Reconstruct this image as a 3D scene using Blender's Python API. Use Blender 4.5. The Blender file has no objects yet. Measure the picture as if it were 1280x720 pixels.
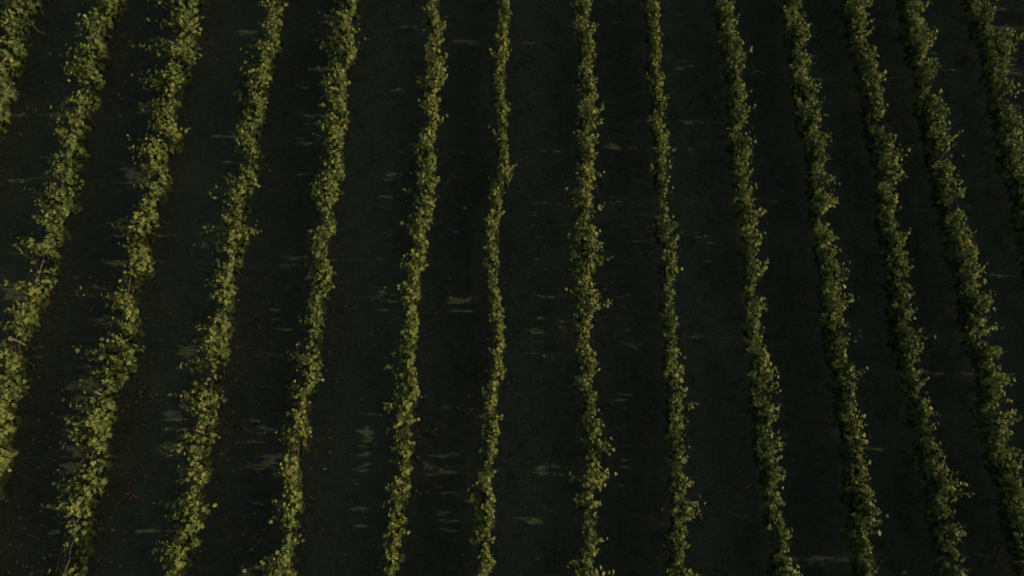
import bpy, math
import numpy as np
rng = np.random.default_rng(11)
scene = bpy.context.scene
R = math.radians
SUN_EL = 14.0
TAN = math.tan(R(SUN_EL))

# ---------------------------------------------------------------- materials
def new_mat(name):
    m = bpy.data.materials.new(name); m.use_nodes = True
    m.node_tree.nodes.clear()
    return m, m.node_tree.nodes, m.node_tree.links

def ramp(n, stops):
    r = n.new('ShaderNodeValToRGB')
    el = r.color_ramp.elements
    while len(el) < len(stops): el.new(0.5)
    for e, (p, c) in zip(el, stops):
        e.position = p; e.color = (*c, 1)
    return r

def leaf_mat(name, stops, trans=0.3, rough=0.6):
    m, n, l = new_mat(name)
    at = n.new('ShaderNodeAttribute'); at.attribute_name = 'tint'
    cr = ramp(n, stops); l.new(at.outputs['Fac'], cr.inputs[0])
    p = n.new('ShaderNodeBsdfPrincipled')
    p.inputs['Roughness'].default_value = rough
    p.inputs['Specular IOR Level'].default_value = 0.12
    l.new(cr.outputs[0], p.inputs['Base Color'])
    t = n.new('ShaderNodeBsdfTranslucent'); l.new(cr.outputs[0], t.inputs['Color'])
    ms = n.new('ShaderNodeMixShader'); ms.inputs[0].default_value = trans
    l.new(p.outputs[0], ms.inputs[1]); l.new(t.outputs[0], ms.inputs[2])
    o = n.new('ShaderNodeOutputMaterial'); l.new(ms.outputs[0], o.inputs[0])
    return m

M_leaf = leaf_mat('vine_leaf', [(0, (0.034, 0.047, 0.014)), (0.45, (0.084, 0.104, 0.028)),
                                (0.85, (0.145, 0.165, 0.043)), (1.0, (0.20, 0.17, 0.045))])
M_litter = leaf_mat('fallen_leaf', [(0, (0.07, 0.045, 0.027)), (0.5, (0.17, 0.085, 0.05)),
                                    (1.0, (0.25, 0.13, 0.06))], trans=0.1, rough=0.8)
M_grass = leaf_mat('grass_blade', [(0, (0.050, 0.057, 0.026)), (0.6, (0.076, 0.084, 0.036)),
                                   (1.0, (0.11, 0.11, 0.05))], trans=0.2, rough=0.8)

def simple_mat(name, c1, c2, scale, rough=0.85, metal=0.0):
    m, n, l = new_mat(name)
    geo = n.new('ShaderNodeNewGeometry')
    nz = n.new('ShaderNodeTexNoise'); nz.inputs['Scale'].default_value = scale
    nz.inputs['Detail'].default_value = 6
    l.new(geo.outputs['Position'], nz.inputs['Vector'])
    cr = ramp(n, [(0.35, c1), (0.65, c2)]); l.new(nz.outputs['Fac'], cr.inputs[0])
    p = n.new('ShaderNodeBsdfPrincipled'); p.inputs['Roughness'].default_value = rough
    p.inputs['Metallic'].default_value = metal
    l.new(cr.outputs[0], p.inputs['Base Color'])
    b = n.new('ShaderNodeBump'); b.inputs['Strength'].default_value = 0.6
    b.inputs['Distance'].default_value = 0.01
    l.new(nz.outputs['Fac'], b.inputs['Height']); l.new(b.outputs[0], p.inputs['Normal'])
    o = n.new('ShaderNodeOutputMaterial'); l.new(p.outputs[0], o.inputs[0])
    return m
M_bark = simple_mat('vine_bark', (0.045, 0.03, 0.02), (0.10, 0.07, 0.05), 25)
M_post = simple_mat('weathered_post', (0.05, 0.042, 0.034), (0.10, 0.085, 0.07), 14)
M_wire = simple_mat('rusted_wire', (0.04, 0.035, 0.03), (0.07, 0.06, 0.05), 5, 0.7, 0.3)

def ground_mat():
    m, n, l = new_mat('vineyard_soil')
    geo = n.new('ShaderNodeNewGeometry')
    at = n.new('ShaderNodeAttribute'); at.attribute_name = 'grass'
    def noise(s, d=6, r=0.6):
        z = n.new('ShaderNodeTexNoise'); z.inputs['Scale'].default_value = s
        z.inputs['Detail'].default_value = d; z.inputs['Roughness'].default_value = r
        l.new(geo.outputs['Position'], z.inputs['Vector']); return z
    n1 = noise(0.55, 4); n2 = noise(4.0, 9, 0.75); n3 = noise(14, 6, 0.8)
    soil = ramp(n, [(0.3, (0.038, 0.042, 0.026)), (0.52, (0.056, 0.060, 0.038)), (0.72, (0.082, 0.082, 0.052))])
    l.new(n2.outputs['Fac'], soil.inputs[0])
    gr = ramp(n, [(0.32, (0.054, 0.063, 0.036)), (0.52, (0.080, 0.091, 0.053)), (0.7, (0.115, 0.124, 0.075))])
    l.new(n3.outputs['Fac'], gr.inputs[0])
    a = n.new('ShaderNodeMath'); a.operation = 'SUBTRACT'; l.new(n2.outputs['Fac'], a.inputs[0]); a.inputs[1].default_value = 0.5
    a2 = n.new('ShaderNodeMath'); a2.operation = 'MULTIPLY_ADD'; l.new(a.outputs[0], a2.inputs[0]); a2.inputs[1].default_value = 1.6
    l.new(at.outputs['Fac'], a2.inputs[2])
    b1 = n.new('ShaderNodeMath'); b1.operation = 'SUBTRACT'; l.new(n1.outputs['Fac'], b1.inputs[0]); b1.inputs[1].default_value = 0.5
    a3 = n.new('ShaderNodeMath'); a3.operation = 'MULTIPLY_ADD'; a3.use_clamp = True
    l.new(b1.outputs[0], a3.inputs[0]); a3.inputs[1].default_value = 0.9; l.new(a2.outputs[0], a3.inputs[2])
    mx = n.new('ShaderNodeMix'); mx.data_type = 'RGBA'
    l.new(a3.outputs[0], mx.inputs[0]); l.new(soil.outputs[0], mx.inputs[6]); l.new(gr.outputs[0], mx.inputs[7])
    p = n.new('ShaderNodeBsdfPrincipled'); p.inputs['Roughness'].default_value = 1.0
    p.inputs['Specular IOR Level'].default_value = 0.0
    l.new(mx.outputs[2], p.inputs['Base Color'])
    ad = n.new('ShaderNodeMath'); ad.operation = 'ADD'; l.new(n2.outputs['Fac'], ad.inputs[0]); l.new(n3.outputs['Fac'], ad.inputs[1])
    b = n.new('ShaderNodeBump'); b.inputs['Strength'].default_value = 1.0; b.inputs['Distance'].default_value = 0.07
    l.new(ad.outputs[0], b.inputs['Height']); l.new(b.outputs[0], p.inputs['Normal'])
    o = n.new('ShaderNodeOutputMaterial'); l.new(p.outputs[0], o.inputs[0])
    return m
M_ground = ground_mat()

# ---------------------------------------------------------------- mesh helpers
def mesh_from(name, V, F, mat, tint=None, attr='tint', smooth=False):
    me = bpy.data.meshes.new(name)
    V = np.ascontiguousarray(V, dtype=np.float32); F = np.ascontiguousarray(F, dtype=np.int32)
    me.vertices.add(len(V)); me.vertices.foreach_set('co', V.ravel())
    k = F.shape[1]
    me.loops.add(F.size); me.loops.foreach_set('vertex_index', F.ravel())
    me.polygons.add(len(F))
    me.polygons.foreach_set('loop_start', np.arange(0, F.size, k, dtype=np.int32))
    if smooth: me.polygons.foreach_set('use_smooth', np.ones(len(F), dtype=bool))
    if tint is not None:
        a = me.attributes.new(attr, 'FLOAT', 'POINT')
        a.data.foreach_set('value', np.ascontiguousarray(tint, dtype=np.float32))
    me.update(calc_edges=True); me.validate()
    me.materials.append(mat)
    ob = bpy.data.objects.new(name, me); scene.collection.objects.link(ob)
    return ob

LEAF = np.array([[0, 0, 0], [-.42, .10, .06], [-.50, .62, .02], [0, 1.0, -.10], [.50, .62, .02], [.42, .10, .06]], float)
LEAF[:, 1] -= .4
LEAF[[1, 2, 4, 5], 2] += .10
LF = np.array([[0, 3, 2, 1], [0, 5, 4, 3]])
def leaves(P, N, S, template=LEAF):
    n = len(P)
    N = N / np.linalg.norm(N, axis=1, keepdims=True)
    a = rng.normal(size=(n, 3)); a[:, 2] -= 0.8
    T = a - (a * N).sum(1, keepdims=True) * N
    T /= np.linalg.norm(T, axis=1, keepdims=True) + 1e-9
    B = np.cross(T, N)
    t = template[None] * S[:, None, None]
    t = t * (1 + rng.normal(0, .18, size=(n, len(template), 1)))
    V = P[:, None] + t[..., 0:1] * B[:, None] + t[..., 1:2] * T[:, None] + t[..., 2:3] * N[:, None]
    F = LF[None] + (np.arange(n) * len(template))[:, None, None]
    return V.reshape(-1, 3), F.reshape(-1, 4)

def tube(path, radii, sides=6):
    path = np.asarray(path, float); V = []; F = []
    n = len(path)
    for i in range(n):
        d = path[min(i+1, n-1)] - path[max(i-1, 0)]; d /= np.linalg.norm(d) + 1e-9
        ref = np.array([1., 0, 0]) if abs(d[0]) < .8 else np.array([0, 0, 1.])
        u = np.cross(d, ref); u /= np.linalg.norm(u); w = np.cross(d, u)
        for s in range(sides):
            an = 2*math.pi*s/sides
            V.append(path[i] + radii[i]*(math.cos(an)*u + math.sin(an)*w))
    for i in range(n-1):
        for s in range(sides):
            F.append([i*sides+s, i*sides+(s+1) % sides, (i+1)*sides+(s+1) % sides, (i+1)*sides+s])
    return np.array(V), np.array(F)

def join(parts):
    V = []; F = []; o = 0
    for v, f in parts:
        V.append(v); F.append(f+o); o += len(v)
    return np.concatenate(V), np.concatenate(F)

def noise1(y, seed, scale):
    r = np.random.default_rng(seed); tab = r.uniform(-1, 1, 512)
    t = (y + 300) / scale; i = np.floor(t).astype(int); f = t - i; f = f*f*(3-2*f)
    return tab[i % 512]*(1-f) + tab[(i+1) % 512]*f

# ---------------------------------------------------------------- layout
rows_x = [-18.0, -15.0, -12.1, -9.0, -6.2, -3.2, -0.68, 2.12, 4.54, 7.2, 9.6, 11.78, 13.85, 16.3]
left = [-18.0 - 2.8*i for i in range(7, 0, -1)]
right = [16.3 + 2.4*i for i in range(1, 9)]
all_x = left + rows_x + right
nleft = len(left)
Y0, Y1 = -20.0, 42.0
VY0, VY1 = -2.0, 21.5

# ground grid
xs = np.concatenate([[-1500, -800, -400, -200, -100, -60], np.arange(-45, 45.01, .18), [60, 100, 200, 400, 800, 1500]])
ys = np.concatenate([[-1500, -700, -300, -120, -60], np.arange(-30, 55.01, .45), [80, 140, 300, 700, 1500]])
X, Yg = np.meshgrid(xs, ys)
ax = np.array(all_x)
idx = np.searchsorted(ax, X)
inside = (idx > 0) & (idx < len(ax))
li = np.clip(idx-1, 0, len(ax)-1); ri = np.clip(idx, 0, len(ax)-1)
u = np.where(inside, (X-ax[li])/np.maximum(ax[ri]-ax[li], .1), .5)
k = li - nleft
green = (k % 2 == 0)
bell = np.clip((0.5-np.abs(u-.5))*5.0 - .4, 0, 1)
G = np.where(inside, np.where(green, bell*1.0, bell*.3), .8)
Z = noise1(X*1.0+Yg*.3, 3, 1.1)*.02 + noise1(Yg-X*.4, 4, 1.7)*.02
mid = np.abs(u-.5)*2.5
Z -= np.where(inside, .035*np.exp(-((mid-.65)/.16)**2), 0)
Z += np.where(inside, .05*np.clip(1-(0.5-np.abs(u-.5))*6, 0, 1), 0)
nx, ny = len(xs), len(ys)
V = np.stack([X, Yg, Z], -1).reshape(-1, 3)
ii = (np.arange(ny-1)[:, None]*nx + np.arange(nx-1)[None]).ravel()
F = np.stack([ii, ii+1, ii+nx+1, ii+nx], 1)
mesh_from('ground', V, F, M_ground, tint=G.ravel(), attr='grass', smooth=True)

# thin spots in the canopy: (row, y, z, half length, number of small openings)
thin = [(6, 8.3, 1.25, .5, 9), (8, 7.6, 1.4, .3, 3), (8, 7.6, 1.1, .3, 3), (7, 8.0, 1.38, .4, 5), (5, 8.3, 1.45, .4, 3),
        (4, 8.4, 1.15, .3, 3), (6, 3.8, 1.45, .4, 8), (6, 2.8, 1.42, .3, 5), (6, 1.7, 1.42, .35, 5), (7, 3.4, 1.4, .6, 5),
        (8, 3.5, 1.4, .5, 5), (8, 3.1, 1.1, .4, 3), (8, 1.7, 1.38, .3, 4), (9, 3.2, 1.28, .3, 3),
        (4, 6.0, 1.45, .4, 8), (4, 4.4, 1.4, .4, 9), (4, 3.5, 1.45, .4, 8), (5, 3.9, 1.5, .3, 5), (5, 3.0, 1.4, .4, 5),
        (3, 6.2, 1.1, .4, 7), (3, 4.8, 1.2, .4, 7), (2, 6.2, 1.0, .5, 7), (3, 3.2, 1.2, .5, 6), (6, 12.9, 1.3, .4, 4),
        (6, 11.8, 1.25, .3, 2), (8, 5.8, 1.1, .3, 3)]
absent = [(1, 8.7, .45), (2, 8.2, .3), (2, .6, .9), (3, 12.6, .3), (3, 5.3, .3), (3, 9.2, .2), (11, 9.0, .2), (12, 16., .4),
          (12, 11.5, .3), (9, 5.2, .15), (10, 12, .2), (13, 15.5, .3), (1, 14.5, .2), (2, 4.9, .2), (11, 5.5, .2), (12, 7., .2),
          (10, 17.5, .3), (3, 3.4, .2), (2, 12.5, .2), (12, 13.3, .25), (4, 6.3, .15), (3, 15.2, .2), (1, 11.6, .2), (2, 15, .25),
          (1, 6.2, .2), (2, 3.0, .2), (10, 7.2, .2), (11, 14.5, .25), (9, 14, .15)]

for ri_, x0 in enumerate(all_x):
    k = ri_ - nleft
    near = -1 <= k < len(rows_x)+1
    r = np.random.default_rng(500+ri_)
    emp = bpy.data.objects.new('grapevine_row', None); scene.collection.objects.link(emp)
    emp.location = (x0, 0, 0)
    vig = {0: 1.4, 1: 1.5, 2: 1.45, 3: 1.1, 4: .9, 5: .76, 6: .50, 7: .82, 8: .68}.get(k, .76 if k > 8 else 1.2)
    wild = 2.0 if k <= 3 else 1.2
    Ps = []; Ns = []; Ss = []; Ts = []
    def zone(ya, yb, per_m, lps, scale):
        ns = int((yb-ya)*per_m)
        y = r.uniform(ya, yb, ns)
        vine = np.cos((y - Y0 - .5)/1.1*2*math.pi + 1.4*noise1(y, 777+ri_, 1.1))     # fuller over each vine
        c0 = .85*noise1(y, 40+ri_, .34) + .36*vine*wild
        dens = .72 + .42*c0 + .24*noise1(y, 90+ri_, 2.1)
        keep = r.uniform(0, 1, ns) < np.clip(dens, .2, 1)
        y = y[keep]; c0 = c0[keep]; ns = len(y)
        c1 = .5*noise1(y, 140+ri_, .42) + .6*c0; c2 = noise1(y, 190+ri_, 1.9)
        top = 1.56 + .25*c1 + .12*c2 + r.normal(0, .10, ns)
        cx = .15*noise1(y, 240+ri_, .5)*max(vig, .75) + .14*noise1(y, 340+ri_, 3.3) + r.normal(0, .04, ns)
        wid = np.clip(.07 + .19*(c1+.4*c2+.5), .03, .48)*vig
        leanx = r.normal(0, 1, ns)*wid; leany = r.normal(0, .12, ns)
        fl = r.uniform(0, 1, ns) < .06*wild
        leanx[fl] += r.choice([-1, 1], fl.sum())*.34*max(vig, .8); top[fl] += .1
        for j in range(lps):
            t = (j + r.uniform(0, 1, ns))/lps
            z = .46 + (top-.46)*t
            px = cx + leanx*t**1.5 + r.normal(0, .065, ns)*vig
            py = y + leany*t + r.normal(0, .05, ns)
            P = np.stack([px, py, z], 1)
            side = np.sign(px - cx + r.normal(0, .08, ns))
            N = np.stack([side*.8 + r.normal(0, .65, ns), r.normal(0, .65, ns), .42 + r.normal(0, .55, ns) + t*.3], 1)
            S = r.uniform(.065, .135, ns)*scale*(1.9-1.05*t)
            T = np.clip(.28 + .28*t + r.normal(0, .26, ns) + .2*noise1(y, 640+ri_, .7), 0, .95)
            Ps.append(P); Ns.append(N); Ss.append(S); Ts.append(T)
    if near:
        zone(VY0, VY1, 38, 19, 1.0)
        zone(Y0, VY0, 8, 9, 1.9); zone(VY1, Y1, 8, 9, 1.9)
    else:
        zone(Y0, Y1, 7, 9, 2.0)
    P = np.concatenate(Ps); N = np.concatenate(Ns); S = np.concatenate(Ss); T = np.concatenate(Ts)
    keep = np.ones(len(P), bool)
    for (kk, yb, zb, hw, nh) in thin:
        if kk != k: continue
        for q in range(nh):
            yc = yb + r.uniform(-hw, hw); zc = zb*.76 + r.uniform(-.15, .15); rr = r.uniform(.09, .135)
            dz = P[:, 2] - (zc + P[:, 0]*TAN)
            keep &= ~(((P[:, 1]-yc)**2 + dz**2) < rr*rr)
    for (kk, yc, hw) in absent:
        if kk == k:
            keep &= ~((np.abs(P[:, 1]-yc+.15*np.sin(P[:, 2]*5)) < hw) & (r.uniform(0, 1, len(P)) < .93) & (P[:, 2] > .8))
    P, N, S, T = P[keep], N[keep], S[keep], T[keep]
    yel = r.uniform(0, 1, len(P)) < .005
    T[yel] = 1.0
    Vv, Ff = leaves(P, N, S)
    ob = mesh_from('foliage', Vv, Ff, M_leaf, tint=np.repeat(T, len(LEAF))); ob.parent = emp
    parts = []
    for yv in np.arange(Y0+.5, Y1, 1.1):
        if not near and int(yv) % 2: continue
        b = np.array([r.normal(0, .04), yv + r.normal(0, .05), -.03]); tx, ty = r.normal(0, .05, 2)
        parts.append(tube([b, b+[tx*.5, ty, .3], b+[tx, ty*.4, .6], [0, yv, .86]], [.04, .032, .028, .026], 5))
        if near:
            for s in (-1, 1):
                parts.append(tube([[0, yv, .84], [r.normal(0, .02), yv+s*.25, .9], [r.normal(0, .02), yv+s*.56, .88]], [.024, .02, .012], 5))
    v, f = join(parts); ob = mesh_from('trunks', v, f, M_bark, smooth=True); ob.parent = emp
    parts = []
    off = r.uniform(0, 5)
    for yp in np.arange(Y0+off, Y1, 5.5):
        parts.append(tube([[0, yp, -.05], [.01, yp, 1.0], [0, yp, 1.45], [0, yp, 1.46]], [.035, .033, .032, .001], 8))
    v, f = join(parts); ob = mesh_from('posts', v, f, M_post); ob.parent = emp
    parts = []
    for zw, xo in [(.88, 0), (1.12, .03), (1.12, -.03), (1.36, 0)]:
        parts.append(tube([[xo, Y0, zw], [xo, 0, zw-.01], [xo, Y1, zw]], [.002]*3, 4))
    v, f = join(parts); ob = mesh_from('wires', v, f, M_wire); ob.parent = emp

# leaf litter
nl = 22000
row = rng.integers(0, len(rows_x), nl)
px = np.array(rows_x)[row] + rng.normal(0, .8, nl); py = rng.uniform(-4, 24, nl)
cl = noise1(py+px*1.7, 7, .8) + noise1(py*1.3-px, 8, 1.9) + (py < 9.5)*(1-np.clip((px+14)/22, 0, 1))*2.2
keep = rng.uniform(0, 2.8, nl) < cl
px, py = px[keep], py[keep]; nl = len(px)
P = np.stack([px, py, .045+rng.uniform(0, .03, nl)], 1)
N = np.stack([rng.normal(0, .6, nl), rng.normal(0, .6, nl), np.ones(nl)], 1)
v, f = leaves(P, N, rng.uniform(.05, .10, nl))
mesh_from('fallen_leaves', v, f, M_litter, tint=np.repeat(rng.uniform(0, 1, nl), len(LEAF)))

# grass
ng = 130000
al = rng.integers(0, len(rows_x)-1, ng)
wts = np.where(al % 2 == 0, 1.0, .4)
rx = np.array(rows_x); uu = rng.uniform(0, 1, ng)
px = rx[al] + (rx[al+1]-rx[al])*uu; py = rng.uniform(-4, 24, ng)
cl = .45 + .5*noise1(py*1.1+px*2.1, 17, .4) + .4*noise1(py*2-px*1.7, 18, .7)
keep = rng.uniform(0, 1, ng) < np.clip(cl, .05, 1)*wts
px, py = px[keep], py[keep]; ng = len(px)
h = rng.uniform(.05, .15, ng); an = rng.uniform(0, 6.28, ng); w = .010+.012*rng.uniform(0, 1, ng)
lean = rng.uniform(.3, 1.1, ng)*h; la = rng.uniform(0, 6.28, ng)
V = np.zeros((ng, 4, 3))
V[:, 0] = np.stack([px-np.cos(an)*w, py-np.sin(an)*w, np.zeros(ng)], 1)
V[:, 1] = np.stack([px+np.cos(an)*w, py+np.sin(an)*w, np.zeros(ng)], 1)
V[:, 2] = np.stack([px+np.cos(an)*w*.5+np.cos(la)*lean, py+np.sin(an)*w*.5+np.sin(la)*lean, h], 1)
V[:, 3] = np.stack([px-np.cos(an)*w*.5+np.cos(la)*lean, py-np.sin(an)*w*.5+np.sin(la)*lean, h*.95], 1)
F = np.arange(ng*4).reshape(-1, 4)
mesh_from('grass', V.reshape(-1, 3), F, M_grass, tint=np.repeat(rng.uniform(0, 1, ng), 4))

# ---------------------------------------------------------------- light
w = bpy.data.worlds.new('World'); scene.world = w; w.use_nodes = True
wn = w.node_tree.nodes; wl = w.node_tree.links; wn.clear()
sky = wn.new('ShaderNodeTexSky'); sky.sky_type = 'NISHITA'; sky.sun_disc = False
sky.sun_elevation = R(SUN_EL); sky.sun_rotation = R(90)
sky.dust_density = 4.0; sky.ozone_density = 0.2
bg = wn.new('ShaderNodeBackground'); bg.inputs['Strength'].default_value = 0.15
wo = wn.new('ShaderNodeOutputWorld')
wl.new(sky.outputs[0], bg.inputs[0]); wl.new(bg.outputs[0], wo.inputs[0])
sl = bpy.data.lights.new('sun', 'SUN'); sl.energy = 3.7; sl.angle = R(.5); sl.color = (1.0, .92, .66)
so = bpy.data.objects.new('sun', sl); scene.collection.objects.link(so)
so.rotation_euler = (0, R(90-SUN_EL), 0)

# ---------------------------------------------------------------- camera
cd = bpy.data.cameras.new('camera'); cam = bpy.data.objects.new('camera', cd); scene.collection.objects.link(cam)
cd.sensor_width = 36; cd.lens = 36*950/1280; cd.clip_end = 5000
cd.dof.use_dof = True; cd.dof.focus_distance = 15.0; cd.dof.aperture_fstop = 0.45
cam.location = (0, 0, 22.9); cam.rotation_euler = (R(21.1), 0, R(1.3))
scene.camera = cam
scene.view_settings.view_transform = 'Standard'; scene.view_settings.look = 'None'; scene.view_settings.exposure = 0
